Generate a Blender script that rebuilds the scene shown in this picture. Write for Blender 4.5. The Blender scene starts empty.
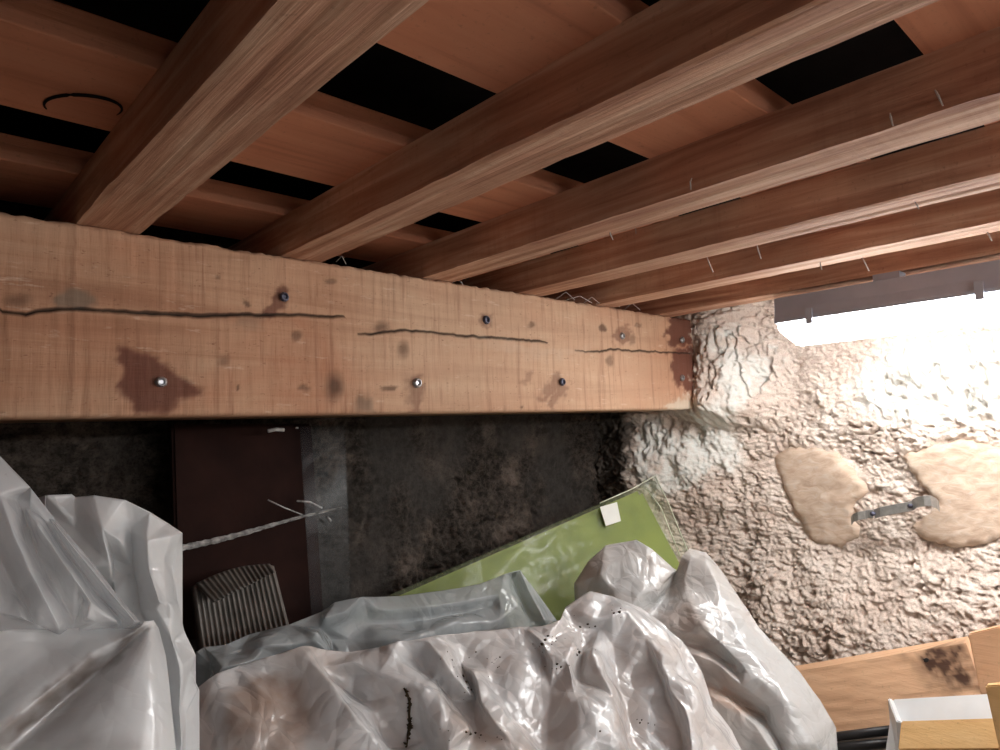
import bpy, bmesh, math, random
import numpy as np
from mathutils import Vector, Matrix, geometry
random.seed(7); np.random.seed(7)
SC = bpy.context.scene
COL = SC.collection

# ------------------------------------------------------------------ camera
YAW, PITCH, ROLL, FPX = math.radians(43.308), math.radians(4.7506), math.radians(-2.3062), 674.75
fwd = np.array([math.sin(YAW)*math.cos(PITCH), math.cos(YAW)*math.cos(PITCH), math.sin(PITCH)])
_r = np.array([math.cos(YAW), -math.sin(YAW), 0.0]); _u = np.cross(_r, fwd)
rgt = _r*math.cos(ROLL) + _u*math.sin(ROLL); upv = _u*math.cos(ROLL) - _r*math.sin(ROLL)
cam = bpy.data.objects.new('camera', bpy.data.cameras.new('camera'))
COL.objects.link(cam); SC.camera = cam
cam.data.sensor_width = 36.0; cam.data.lens = FPX/1000*36.0; cam.data.clip_start = 0.01
cam.matrix_world = Matrix(((rgt[0], upv[0], -fwd[0], 0), (rgt[1], upv[1], -fwd[1], 0), (rgt[2], upv[2], -fwd[2], 0), (0, 0, 0, 1)))

# ------------------------------------------------------------------ world, exposure
LAMP_POWER = 18.0; FILL_LAMP_POWER = 21.0
w = bpy.data.worlds.new('world'); SC.world = w; w.use_nodes = True
w.node_tree.nodes['Background'].inputs[0].default_value = (0.75, 0.85, 1.0, 1)
w.node_tree.nodes['Background'].inputs[1].default_value = 0.05
vs = SC.view_settings
vs.view_transform = 'Standard'; vs.look = 'None'; vs.gamma = 1.0; vs.use_curve_mapping = False
vs.exposure = 0.92

# ------------------------------------------------------------------ numeric helpers
def ray(px, py):
    return fwd + rgt*(px-500)/FPX - upv*(py-375)/FPX
def at(px, py, ax, v):
    d = ray(px, py); return d*(v/d['xyz'.index(ax)])
def to_px(P):
    P = np.asarray(P, float); d = P@fwd; d = np.where(np.abs(d) < 1e-4, 1e-4, d)
    return 500+FPX*(P@rgt)/d, 375-FPX*(P@upv)/d

def _hash(i, j, k, s):
    n = (i.astype(np.int64)*374761393 + j.astype(np.int64)*668265263 + k.astype(np.int64)*2147483647 + s*1274126177) & 0x7fffffff
    n = ((n ^ (n >> 13))*1274126177) & 0x7fffffff
    n = n ^ (n >> 16)
    return (n & 0xffff)/65535.0
def vnoise(x, y, z=0.0, s=0):
    x, y, z = np.broadcast_arrays(np.asarray(x, float), np.asarray(y, float), np.asarray(z, float))
    i, j, k = np.floor(x), np.floor(y), np.floor(z)
    fx, fy, fz = x-i, y-j, z-k
    sm = lambda t: t*t*t*(t*(t*6-15)+10)
    fx, fy, fz = sm(fx), sm(fy), sm(fz); r = 0
    for a in (0, 1):
        for b in (0, 1):
            for c in (0, 1):
                r = r + _hash(i+a, j+b, k+c, s)*(fx if a else 1-fx)*(fy if b else 1-fy)*(fz if c else 1-fz)
    return r*2-1
def fbm(x, y, z=0.0, s=0, o=4):
    r, a = 0, 0.5
    x, y, z = np.asarray(x, float), np.asarray(y, float), np.asarray(z, float)
    for n in range(o):
        r = r + a*vnoise(x, y, z, s+n*17); x, y, z, a = x*2.03, y*2.03, z*2.03, a*0.5
    return r
def worley(x, y, s=0):
    i0, j0 = np.floor(x), np.floor(y)
    f1 = np.full(x.shape, 9.0); f2 = f1.copy(); val = np.zeros(x.shape)
    for a in (-1, 0, 1):
        for b in (-1, 0, 1):
            i, j = i0+a, j0+b; zz = np.zeros_like(i)
            d = np.hypot(i+_hash(i, j, zz, s)-x, j+_hash(i, j, zz, s+5)-y)
            h = _hash(i, j, zz, s+9); near = d < f1
            f2 = np.where(near, f1, np.minimum(f2, d)); val = np.where(near, h, val); f1 = np.where(near, d, f1)
    return f1, f2, val
def poly_sd(x, y, poly):
    """signed distance in the same units, positive inside"""
    x = np.asarray(x, float); y = np.asarray(y, float); d = np.full(x.shape, 1e9); ins = np.zeros(x.shape, bool)
    n = len(poly)
    for a in range(n):
        x0, y0 = poly[a]; x1, y1 = poly[(a+1) % n]
        ex, ey = x1-x0, y1-y0; t = np.clip(((x-x0)*ex+(y-y0)*ey)/(ex*ex+ey*ey+1e-9), 0, 1)
        d = np.minimum(d, np.hypot(x-x0-t*ex, y-y0-t*ey))
        c = ((y0 > y) != (y1 > y)); ins ^= c & (x < (x1-x0)*(y-y0)/(y1-y0+1e-12)+x0)
    return np.where(ins, d, -d)
def sstep(a, b, x):
    t = np.clip((np.asarray(x, float)-a)/(b-a), 0, 1); return t*t*(3-2*t)

# ------------------------------------------------------------------ object helpers
def link(o, parent=None):
    COL.objects.link(o)
    if parent is not None: o.parent = parent
    return o
def tag(o, label=None, cat=None, group=None, kind=None):
    if label: o['label'] = label
    if cat: o['category'] = cat
    if group: o['group'] = group
    if kind: o['kind'] = kind
    return o
def mesh_obj(name, verts, faces, mat, parent=None, smooth=False):
    me = bpy.data.meshes.new(name); me.from_pydata([tuple(map(float, v)) for v in verts], [], faces); me.update()
    if mat: me.materials.append(mat)
    if smooth: me.shade_smooth()
    return link(bpy.data.objects.new(name, me), parent)
def bm_obj(name, bm, mat, parent=None, smooth=False):
    me = bpy.data.meshes.new(name); bmesh.ops.recalc_face_normals(bm, faces=bm.faces); bm.to_mesh(me); bm.free()
    if mat: me.materials.append(mat)
    if smooth: me.shade_smooth()
    return link(bpy.data.objects.new(name, me), parent)
def empty(name, loc=(0, 0, 0)):
    return link(bpy.data.objects.new(name, None))
def set_attr(o, name, arr):
    a = o.data.attributes.new(name, 'FLOAT', 'POINT'); a.data.foreach_set('value', np.asarray(arr, np.float32))
def bev_box(name, c0, ex, ey, ez, mat, parent=None, bevel=0.003, cuts=0, rough=0.0, seed=0):
    """box from corner c0 with edge vectors ex, ey, ez"""
    bm = bmesh.new(); c0, ex, ey, ez = (Vector(tuple(map(float, v))) for v in (c0, ex, ey, ez)); vs_ = []
    for k in (0, 1):
        for j in (0, 1):
            for i in (0, 1): vs_.append(bm.verts.new(c0+ex*i+ey*j+ez*k))
    for f in ((0, 1, 3, 2), (4, 6, 7, 5), (0, 4, 5, 1), (2, 3, 7, 6), (0, 2, 6, 4), (1, 5, 7, 3)): bm.faces.new([vs_[q] for q in f])
    if cuts:
        L = max((ex, ey, ez), key=lambda v: v.length).normalized()
        es = [e for e in bm.edges if abs((e.verts[1].co-e.verts[0].co).normalized().dot(L)) > .9]
        bmesh.ops.subdivide_edges(bm, edges=es, cuts=cuts, use_grid_fill=True)
    if bevel:
        es = [e for e in bm.edges if len(e.link_faces) == 2 and e.calc_face_angle(0) > .5]
        bmesh.ops.bevel(bm, geom=es, offset=bevel, segments=2, affect='EDGES', profile=.5)
    if rough:
        for v in bm.verts:
            p = np.array(v.co)
            n = [float(fbm(p[0]*9+q*31+seed, p[1]*9, p[2]*9, s=3+q, o=3)) for q in range(3)]
            v.co += Vector(n)*rough
    return bm_obj(name, bm, mat, parent)
def tube(name, pts, r, mat, parent=None, n=6, taper=1.0):
    bm = bmesh.new(); pts = [Vector(tuple(map(float, p))) for p in pts]; rings = []
    for a, p in enumerate(pts):
        t = (pts[min(a+1, len(pts)-1)]-pts[max(a-1, 0)]).normalized()
        s = t.orthogonal().normalized(); q = t.cross(s); rr = (r[a] if isinstance(r, (list, tuple)) else r)
        rings.append([bm.verts.new(p+(s*math.cos(2*math.pi*k/n)+q*math.sin(2*math.pi*k/n))*rr) for k in range(n)])
    for a in range(len(rings)-1):
        for k in range(n): bm.faces.new((rings[a][k], rings[a][(k+1) % n], rings[a+1][(k+1) % n], rings[a+1][k]))
    bm.faces.new(rings[0][::-1]); bm.faces.new(rings[-1])
    return bm_obj(name, bm, mat, parent, True)

# ------------------------------------------------------------------ materials
class NT:
    def __init__(s, name):
        s.m = bpy.data.materials.new(name); s.m.use_nodes = True; s.t = s.m.node_tree
        s.b = s.t.nodes['Principled BSDF']; s.out = s.t.nodes['Material Output']
        s.co = s.n('ShaderNodeTexCoord').outputs['Object']
    def n(s, typ, **kw):
        x = s.t.nodes.new(typ)
        for k, v in kw.items():
            if k.startswith('_'): setattr(x, k[1:], v)
            else: s.set(x.inputs[k.replace('__', ' ')], v)
        return x
    def set(s, inp, v):
        if isinstance(v, bpy.types.NodeSocket): s.t.links.new(v, inp)
        elif isinstance(v, (tuple, list)) and len(v) == 3 and inp.type == 'RGBA': inp.default_value = (*v, 1)
        else: inp.default_value = v
    def map(s, scale=(1, 1, 1), vec=None, loc=(0, 0, 0)):
        x = s.n('ShaderNodeMapping'); s.set(x.inputs['Vector'], vec or s.co); x.inputs['Scale'].default_value = scale; x.inputs['Location'].default_value = loc
        return x.outputs[0]
    def noise(s, vec, scale, detail=4, rough=.55, dist=0):
        x = s.n('ShaderNodeTexNoise', Scale=scale, Detail=detail, Roughness=rough, Distortion=dist); s.set(x.inputs['Vector'], vec); return x.outputs[0]
    def ramp(s, fac, stops):
        x = s.n('ShaderNodeValToRGB'); s.set(x.inputs[0], fac); el = x.color_ramp.elements
        while len(el) < len(stops): el.new(0.5)
        for e, (p, c) in zip(el, stops): e.position = p; e.color = (*c, 1) if isinstance(c, (tuple, list)) else (c, c, c, 1)
        return x.outputs[0]
    def mix(s, fac, a, b, mode='MIX'):
        x = s.n('ShaderNodeMix', _data_type='RGBA', _blend_type=mode)
        s.set(x.inputs[0], fac); s.set(x.inputs[6], a); s.set(x.inputs[7], b); return x.outputs[2]
    def math(s, op, a, b=0.5):
        x = s.n('ShaderNodeMath', _operation=op); s.set(x.inputs[0], a); s.set(x.inputs[1], b); return x.outputs[0]
    def attr(s, name):
        return s.n('ShaderNodeAttribute', _attribute_name=name).outputs['Fac']
    def bump(s, h, strength=.3, dist=.002, normal=None):
        x = s.n('ShaderNodeBump', Strength=strength, Distance=dist); s.set(x.inputs['Height'], h)
        if normal: s.set(x.inputs['Normal'], normal)
        return x.outputs[0]
    def fin(s, color, rough=.7, normal=None, spec=.3, **kw):
        s.set(s.b.inputs['Base Color'], color); s.set(s.b.inputs['Roughness'], rough); s.set(s.b.inputs['Specular IOR Level'], spec)
        if normal: s.set(s.b.inputs['Normal'], normal)
        for k, v in kw.items(): s.set(s.b.inputs[k.replace('__', ' ')], v)
        return s.m

def wood(name, dark, mid, light, axis, rough=.75, saw=0.0, grain=1.0, beam=False, cross=1.0, burn=False):
    t = NT(name)
    rnd = t.n('ShaderNodeObjectInfo').outputs['Random']
    off = t.n('ShaderNodeVectorMath', _operation='ADD'); t.set(off.inputs[0], t.co)
    sc_ = t.n('ShaderNodeVectorMath', _operation='SCALE'); sc_.inputs[0].default_value = (7.3, 3.1, 5.7); t.set(sc_.inputs['Scale'], rnd)
    t.set(off.inputs[1], sc_.outputs[0]); v = off.outputs[0]
    st = {'x': (1.2, 22*cross, 22), 'y': (22*cross, 1.2, 22), 'z': (22, 22*cross, 1.2)}[axis]
    g1 = t.noise(t.map(st, v), 1.6*grain, 5, .6, .6)
    st2 = tuple(q*5 if q > 2 else q*2 for q in st)
    g2 = t.noise(t.map(st2, v), 1.4*grain, 4, .7)
    big = t.noise(v, 5, 3)
    c = t.ramp(g1, [(.28, dark), (.48, mid), (.72, light)])
    c = t.mix(t.math('MULTIPLY', g2, .45), c, mid)
    c = t.mix(t.ramp(big, [(.35, 0.0), (.7, .35)]), c, dark)
    spk = t.noise(v, 140, 3, .7)
    c = t.mix(t.ramp(spk, [(.60, 0.0), (.75, .35)]), c, tuple(q*.45 for q in dark))
    h = t.math('ADD', t.math('MULTIPLY', g1, .8), t.math('MULTIPLY', g2, .6))
    if saw:
        sa = {'x': (110, 1, 9), 'y': (1.3, 60, 1.3)}[axis]
        sw = t.noise(t.map(sa, v), 1.0, 3, .7, .25)
        h = t.math('ADD', h, t.math('MULTIPLY', sw, saw))
        c = t.mix(t.math('MULTIPLY', t.ramp(sw, [(.32, .5*min(saw, 1)), (.50, 0.0)]), t.ramp(t.noise(v, 7, 2), [(.40, .15), (.62, 1.0)])), c, dark)
    if burn: c = t.mix(t.attr('burn'), c, (.085, .045, .03))
    if beam:
        c = t.mix(t.ramp(t.noise(t.map((1, 1, 2), v), 3.2, 4, .6, .5), [(.42, 0.0), (.66, .65)]), c, (.46, .205, .115))
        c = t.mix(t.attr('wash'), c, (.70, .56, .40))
        c = t.mix(t.ramp(t.noise(t.map((75, 1, 3.5), v), 1.0, 4, .7, .3), [(.30, .55), (.47, 0.0)]), c, (.24, .105, .06))
        c = t.mix(t.ramp(t.noise(t.map((16, 1, 70), v), 1.3, 4, .65), [(.62, 0.0), (.74, .5)]), c, (.74, .57, .44))
        c = t.mix(t.ramp(t.noise(t.map((40, 1, 90), v), 2.2, 3, .7), [(.64, 0.0), (.74, .7)]), c, (.20, .085, .05))
        c = t.mix(t.attr('grey'), c, (.20, .155, .115))
        c = t.mix(t.math('MULTIPLY', t.attr('stain'), .9), c, (.105, .028, .020))
        c = t.mix(t.math('MULTIPLY', t.attr('knot'), .9), c, (.095, .048, .030))
        c = t.mix(t.attr('crack'), c, (.018, .010, .007))
        c = t.mix(t.attr('dust'), c, (.62, .53, .42))
    return t.fin(c, rough, t.bump(h, .55, .0022), .25)

M = {}
M['beam'] = wood('beam_wood', (.34, .165, .095), (.54, .32, .20), (.64, .43, .29), 'x', saw=.8, beam=True, cross=.55, grain=.8)
M['joist'] = wood('joist_wood', (.25, .098, .064), (.54, .31, .205), (.84, .62, .46), 'y', saw=.35, grain=1.5)
M['board'] = wood('board_wood', (.44, .175, .10), (.67, .295, .175), (.73, .35, .215), 'x')
M['plank'] = wood('plank_wood', (.68, .41, .25), (.78, .49, .30), (.82, .55, .36), 'y', rough=.6, grain=.6)
M['burntplank'] = wood('burnt_plank_wood', (.68, .41, .25), (.78, .49, .30), (.82, .55, .36), 'y', rough=.6, grain=.6, burn=True)
M['pine'] = wood('pine_wood', (.60, .36, .15), (.74, .48, .22), (.82, .58, .30), 'y', rough=.5)

def flat(name, col, rough=.6, spec=.4, metal=0.0, var=.25, scale=30, bump=.15):
    t = NT(name); n = t.noise(t.co, scale, 4)
    c = t.mix(t.ramp(n, [(.35, 0.0), (.7, 1.0)]), col, tuple(q*(1-var) for q in col))
    return t.fin(c, rough, t.bump(n, bump, .001), spec, Metallic=metal)
M['dark'] = flat('shade_black', (.012, .010, .010), .95, .05)
M['floor'] = flat('concrete_floor', (.36, .32, .28), .95, .1, scale=12)
M['render'] = flat('old_render', (.22, .19, .17), .95, .1, scale=8)
M['sootrender'] = flat('soot_render', (.10, .08, .07), .95, .1, scale=8)
M['steel'] = flat('screw_steel', (.45, .45, .47), .35, .5, .9)
M['screwdark'] = flat('screw_dark', (.10, .10, .14), .4, .5, .6)
M['iron'] = flat('galvanised_strap', (.34, .33, .31), .45, .5, .5, scale=80)
M['housing'] = flat('grey_housing', (.36, .40, .48), .5, .4, var=.08)
M['white'] = flat('white_laminate', (.68, .70, .71), .4, .4, var=.06)
M['black'] = flat('black_plastic', (.016, .016, .018), .4, .5)
M['label'] = flat('paper_label', (.72, .74, .70), .6, .3, var=.05)
M['cobweb'] = flat('cobweb', (.62, .58, .54), .8, .2)
M['sprig'] = flat('dry_sprig', (.05, .035, .02), .9, .1)
M['tubeplug'] = flat('hole_rim', (.012, .009, .008), .9, .1)

def lamp_mat(power=LAMP_POWER):
    t = NT('lit_diffuser'); e = t.n('ShaderNodeEmission'); e.inputs[0].default_value = (1.0, .998, .99, 1); e.inputs[1].default_value = power
    t.t.links.new(e.outputs[0], t.out.inputs[0]); return t.m
M['lamp'] = lamp_mat(); M['fill_lamp'] = lamp_mat(FILL_LAMP_POWER)

def stone_wall(name, c_lo, c_mid, c_hi, plaster, deep):
    t = NT(name)
    a = t.noise(t.co, 9, 5, .6); b = t.noise(t.co, 60, 5, .65); d = t.noise(t.co, 240, 3, .6)
    c = t.ramp(a, [(.3, c_lo), (.5, c_mid), (.7, c_hi)])
    c = t.mix(t.ramp(b, [(.42, .0), (.75, .55)]), c, c_hi)
    c = t.mix(t.ramp(b, [(.25, .6), (.42, .0)]), c, deep)
    c = t.mix(t.ramp(d, [(.3, .45), (.5, .0)]), c, deep)
    c = t.mix(t.attr('plaster'), c, t.mix(t.ramp(b, [(.35, .5), (.6, 0.0)]), plaster, c_mid))
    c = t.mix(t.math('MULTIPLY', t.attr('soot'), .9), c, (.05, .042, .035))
    h = t.math('ADD', t.math('MULTIPLY', b, 1.0), t.math('MULTIPLY', d, .4))
    return t.fin(c, .95, t.bump(h, .6, .004), .1)
M['wall_right'] = stone_wall('rubble_wall', (.55, .435, .365), (.65, .55, .475), (.73, .645, .575), (.74, .75, .71), (.35, .245, .195))
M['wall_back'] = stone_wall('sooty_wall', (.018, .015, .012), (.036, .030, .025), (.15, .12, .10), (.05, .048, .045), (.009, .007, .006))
def stone_mat():
    t = NT('flat_sandstone'); a = t.noise(t.map((1, 4, 9)), 6, 5, .6, .8); b = t.noise(t.co, 70, 4)
    c = t.ramp(a, [(.3, (.46, .335, .25)), (.5, (.56, .43, .33)), (.7, (.62, .52, .43))])
    return t.fin(t.mix(t.ramp(b, [(.6, 0.0), (.75, .5)]), c, (.55, .5, .45)), .85, t.bump(a, .4, .004), .15)
M['stone'] = stone_mat()

def plastic(name, col, tint, rough=.28, trans=.12, transl=.3, tscale=4.0, tamt=.6, dirt=None, wr=1.0):
    t = NT(name)
    n = t.noise(t.co, tscale, 3, .5, .4); f = t.noise(t.map((1, 1, .5)), 38, 4, .55, 1.2); f2 = t.noise(t.co, 120, 3, .6, .8)
    c = t.mix(t.ramp(n, [(.42, 0.0), (.68, tamt)]), col, tint)
    if dirt: c = t.mix(t.attr('dirt'), c, dirt)
    c = t.mix(t.ramp(t.noise(t.co, 90, 4, .7), [(.68, 0.0), (.76, .25)]), c, (.16, .11, .08))
    wv = t.n('ShaderNodeVectorMath', _operation='ADD'); t.set(wv.inputs[0], t.co)
    ws = t.n('ShaderNodeVectorMath', _operation='SCALE'); nn_ = t.n('ShaderNodeTexNoise', Scale=7.0, Detail=2.0); t.set(nn_.inputs['Vector'], t.co)
    t.set(ws.inputs[0], nn_.outputs['Color']); t.set(ws.inputs['Scale'], .10); t.set(wv.inputs[1], ws.outputs[0])
    v1 = t.n('ShaderNodeTexVoronoi', _feature='DISTANCE_TO_EDGE', Scale=13.0); t.set(v1.inputs['Vector'], wv.outputs[0])
    v2 = t.n('ShaderNodeTexVoronoi', _feature='DISTANCE_TO_EDGE', Scale=36.0); t.set(v2.inputs['Vector'], wv.outputs[0])
    h = t.math('ADD', v1.outputs['Distance'], t.math('MULTIPLY', v2.outputs['Distance'], .35))
    nb = t.bump(h, .55*wr, .020)
    t.fin(c, rough, nb, .5, Coat__Weight=.5, Coat__Roughness=.12)
    tl = t.n('ShaderNodeBsdfTranslucent'); t.set(tl.inputs[0], c); t.set(tl.inputs['Normal'], nb)
    tp = t.n('ShaderNodeBsdfTransparent'); tp.inputs[0].default_value = (.96, .97, .97, 1)
    m1 = t.n('ShaderNodeMixShader'); m1.inputs[0].default_value = transl
    t.t.links.new(t.b.outputs[0], m1.inputs[1]); t.t.links.new(tl.outputs[0], m1.inputs[2])
    m2 = t.n('ShaderNodeMixShader'); m2.inputs[0].default_value = trans
    t.t.links.new(m1.outputs[0], m2.inputs[1]); t.t.links.new(tp.outputs[0], m2.inputs[2])
    t.t.links.new(m2.outputs[0], t.out.inputs[0]); return t.m
M['tarp'] = plastic('milky_sheet', (.70, .715, .73), (.64, .56, .51), tamt=.55, tscale=6.5, trans=.05, transl=.2, rough=.2, dirt=(.42, .31, .25))
M['rbag'] = plastic('white_bag', (.60, .61, .61), (.58, .48, .41), tamt=.55, tscale=5.0, trans=.05, transl=.2, rough=.2, dirt=(.58, .41, .32))
M['lbag'] = plastic('grey_milky_bag', (.80, .83, .85), (.70, .68, .66), tamt=.4, trans=.06, wr=.45, dirt=(.10, .06, .04))
M['lfilm'] = plastic('thin_film', (.78, .81, .84), (.68, .69, .70), rough=.2, trans=.38, dirt=(.10, .06, .04), wr=.6)
M['clear'] = plastic('clear_blue_wrap', (.52, .57, .59), (.40, .43, .43), rough=.14, trans=.34, transl=.2)
M['wrap'] = plastic('clear_wrap', (.60, .68, .42), (.45, .55, .25), rough=.2, trans=.82, transl=.2, wr=.5)
M['darkwrap'] = plastic('dark_wrap', (.10, .115, .13), (.05, .055, .06), rough=.25, trans=.94, transl=.1, wr=.2)
def green_mat():
    t = NT('green_foam'); n = t.noise(t.co, 12, 4)
    return t.fin(t.ramp(n, [(.3, (.135, .18, .024)), (.7, (.215, .27, .04))]), .5, t.bump(t.noise(t.co, 25, 3, .6, 1.), .2, .006), .25)
M['green'] = green_mat()
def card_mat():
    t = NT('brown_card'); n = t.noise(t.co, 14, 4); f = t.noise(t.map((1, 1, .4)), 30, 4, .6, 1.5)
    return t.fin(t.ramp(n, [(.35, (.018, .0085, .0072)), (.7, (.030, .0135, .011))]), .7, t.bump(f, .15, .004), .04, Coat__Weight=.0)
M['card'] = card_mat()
M['ribbed'] = flat('ribbed_grey_plastic', (.22, .20, .18), .4, .5, var=.5, scale=25)
M['void_plank'] = M['dark']

# ------------------------------------------------------------------ setting
FLOOR_Z, WX, WY = -0.735, 1.85, 1.32
def grid_faces(ny, nx):
    a = np.arange(ny*nx).reshape(ny, nx)
    return np.stack([a[:-1, :-1], a[:-1, 1:], a[1:, 1:], a[1:, :-1]], -1).reshape(-1, 4).tolist()

# floor, far walls and a black slab that paints the shade above the boards
tag(bev_box('floor', (-1.7, -2.2, FLOOR_Z-.08), (3.75, 0, 0), (0, 3.8, 0), (0, 0, .08), M['floor'], None, 0), 'pale concrete floor under the heap of plastic', None, kind='structure')
tag(bev_box('wall_left', (-1.7, -2.2, FLOOR_Z), (.1, 0, 0), (0, 3.7, 0), (0, 0, 1.9), M['sootrender'], None, 0), 'old rendered wall outside the frame', None, kind='structure')
tag(bev_box('wall_front', (-1.6, -2.2, FLOOR_Z), (3.5, 0, 0), (0, .1, 0), (0, 0, 1.9), M['render'], None, 0), 'old rendered wall behind the viewer', None, kind='structure')
ceil = tag(bev_box('ceiling', (-1.7, -2.2, .47), (3.75, 0, 0), (0, 3.8, 0), (0, 0, .06), M['dark'], None, 0), 'black slab standing in for the shade above the open boards', None, kind='structure')

STONES = [[(770, 457), (790, 448), (812, 449), (834, 453), (852, 472), (868, 492), (852, 503), (853, 520), (862, 538), (838, 548), (812, 546), (800, 528), (790, 505)],
          [(902, 456), (930, 446), (965, 440), (1000, 448), (1022, 462), (1026, 535), (1000, 539), (985, 545), (958, 548), (925, 541), (908, 527), (930, 514), (938, 502), (915, 480)]]
PLASTER = [(698, 325), (750, 322), (778, 345), (792, 362), (748, 398), (738, 430), (746, 462), (742, 478), (722, 470), (700, 488), (662, 497), (636, 482), (632, 445), (640, 418), (690, 412)]
PLASTER2 = [(845, 378), (880, 350), (955, 338), (1030, 340), (1030, 425), (900, 428), (856, 412)]

def right_wall():
    ys = np.concatenate([np.linspace(-2.2, .12, 40)[:-1], np.linspace(.12, 1.42, 470)])
    zs = np.concatenate([np.linspace(FLOOR_Z-.02, -.70, 12)[:-1], np.linspace(-.70, .36, 400), [.47, .50]])
    Yg, Zg = np.meshgrid(ys, zs)
    swA = .158*sstep(.78, .97, Yg)*sstep(-.06, .05, Zg)
    swB = (.03+.19*np.clip((Yg-.95)/.27, 0, 1))*sstep(.80, .98, Yg)*(.55+.45*sstep(-.45, -.12, Zg))
    swell = np.maximum(swA, swB)+.135*sstep(-.28, -.62, Zg)*(1-.6*sstep(.85, 1.0, Yg))
    P = np.stack([WX-swell, Yg, Zg], -1)
    px, py = to_px(P.reshape(-1, 3)); px = px.reshape(Yg.shape); py = py.reshape(Yg.shape)
    vis = Yg > 0.1
    px = np.where(vis, px, 3000); 
    jx = fbm(Yg*60, Zg*60, s=4)*10; jy = fbm(Yg*60, Zg*60, s=14)*10
    pl = sstep(-4, 8, poly_sd(px+jx, py+jy, PLASTER)); pl2 = sstep(-6, 12, poly_sd(px+jx, py+jy, PLASTER2))
    st = np.maximum(*[sstep(-5, 3, poly_sd(px+jx*.4, py+jy*.4, s)) for s in STONES])
    wx, wz = Yg+fbm(Yg*20, Zg*20, s=1)*.02, Zg+fbm(Yg*20, Zg*20, s=2)*.02
    h = fbm(Yg*4, Zg*5, s=3, o=3)*.035
    r1, r2, v1 = worley(wx*16, wz*24, 3); h1 = (1-np.clip(r1*1.25, 0, 1)**2)*.5+v1*.6
    q1, q2, v2 = worley(wx*48, wz*62, 8); h2 = (1-np.clip(q1*1.2, 0, 1)**2)*.6+v2*.7
    s1, s2, v3 = worley(wx*110, wz*130, 12); h3 = (1-np.clip(s1*1.2, 0, 1)**2)*.6+v3*.6
    t1, t2, v4 = worley(wx*70+3, wz*105, 31); h4 = np.clip((t2-t1)*2.2, 0, 1)*.5+v4*.8
    patch = sstep(-.25, .3, fbm(Yg*8, Zg*10, s=77))
    bil = lambda f, sd: np.abs(vnoise(wx*f, wz*f*1.15, 0, s=sd))
    rub = (h1-.6)*.009+(h2-.6)*.010*(.4+.9*patch)+(h3-.6)*.008+bil(34, 9)*.005+bil(75, 19)*.004+bil(150, 29)*.005+fbm(Yg*220, Zg*240, s=99, o=2)*.004-.008
    ad = np.abs(fbm(wx*7, wz*12, s=40, o=4)); crev = sstep(.03, .0, ad)*sstep(-.02, .22, fbm(Yg*7, Zg*7, s=55))
    rub -= crev*.020
    pit = sstep(.20, .36, fbm(Yg*50, Zg*62, s=66, o=3)); rub -= pit*.017*(.3+.7*patch)
    smooth = fbm(Yg*30, Zg*16, s=60)*.030+fbm(Yg*80, Zg*70, s=61)*.010+(h1-.6)*.004
    g1, g2, v5 = worley(wx*24, wz*11, 41); fis = sstep(.10, .0, np.abs(fbm(Yg*26, Zg*7, s=44, o=4)))
    smooth = smooth+((v5-.5)*.022-fis*.028+fbm(Yg*110, Zg*45, s=47)*.010)*sstep(-.12, .03, Zg)
    k = np.maximum(pl*.7, pl2*.75)
    h += rub*.8*(1-k)+smooth*k
    h = h*(1-st)+(-.016)*st
    h += pl*.006                                            # mortar piled round the beam end
    h += swell                                              # it swells round the beam end and at its foot
    h = np.where(vis, h, np.minimum(h, 0.0))
    P[..., 0] = WX-h
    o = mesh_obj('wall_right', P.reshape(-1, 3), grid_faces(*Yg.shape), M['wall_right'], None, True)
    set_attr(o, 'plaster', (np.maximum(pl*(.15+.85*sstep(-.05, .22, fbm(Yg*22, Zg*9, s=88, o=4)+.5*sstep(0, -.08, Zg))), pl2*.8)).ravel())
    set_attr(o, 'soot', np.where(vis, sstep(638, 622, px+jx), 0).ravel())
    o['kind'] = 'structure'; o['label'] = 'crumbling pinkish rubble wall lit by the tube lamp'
    return o
wr = right_wall()
for poly in STONES:                                         # two flat stone faces let into the wall
    ring = []
    for k in range(len(poly)):
        (xa_, ya_), (xb_, yb_) = poly[k], poly[(k+1) % len(poly)]; m_ = max(1, int(math.hypot(xb_-xa_, yb_-ya_)/4))
        for q in range(m_): ring.append((xa_+(xb_-xa_)*q/m_+random.uniform(-1.6, 1.6), ya_+(yb_-ya_)*q/m_+random.uniform(-1.6, 1.6)))
    gx, gy = np.meshgrid(np.arange(min(p[0] for p in poly), max(p[0] for p in poly), 3.5), np.arange(min(p[1] for p in poly), max(p[1] for p in poly), 3.5))
    ok = poly_sd(gx, gy, ring) > 2.2; inner = list(zip(gx[ok].ravel(), gy[ok].ravel()))
    v2 = ring+inner; cd = geometry.delaunay_2d_cdt([Vector((float(p[0]), float(p[1]))) for p in v2], [(k, (k+1) % len(ring)) for k in range(len(ring))], [], 1, 1e-4)
    q2 = np.array([[p.x, p.y] for p in cd[0]]); sd = poly_sd(q2[:, 0], q2[:, 1], ring); bm = bmesh.new(); bv = []
    for (x, y), d_ in zip(q2, sd):
        p = at(x, y, 'x', WX-.002); e_ = 1-min(1, max(0, d_)/2.5)
        p = p+np.array([.012*e_**2+float(fbm(p[1]*7, p[2]*10, s=8))*.009+float(fbm(p[1]*70, p[2]*90, s=18))*.0035, 0, 0]); bv.append(bm.verts.new(p))
    for f in cd[2]: bm.faces.new([bv[q] for q in f])
    be = [e for e in bm.edges if e.is_boundary]; ex = bmesh.ops.extrude_edge_only(bm, edges=be)
    for v in ex['geom']:
        if isinstance(v, bmesh.types.BMVert): v.co.x += .05
    bm_obj('wall_stone', bm, M['stone'], wr, True)

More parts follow.
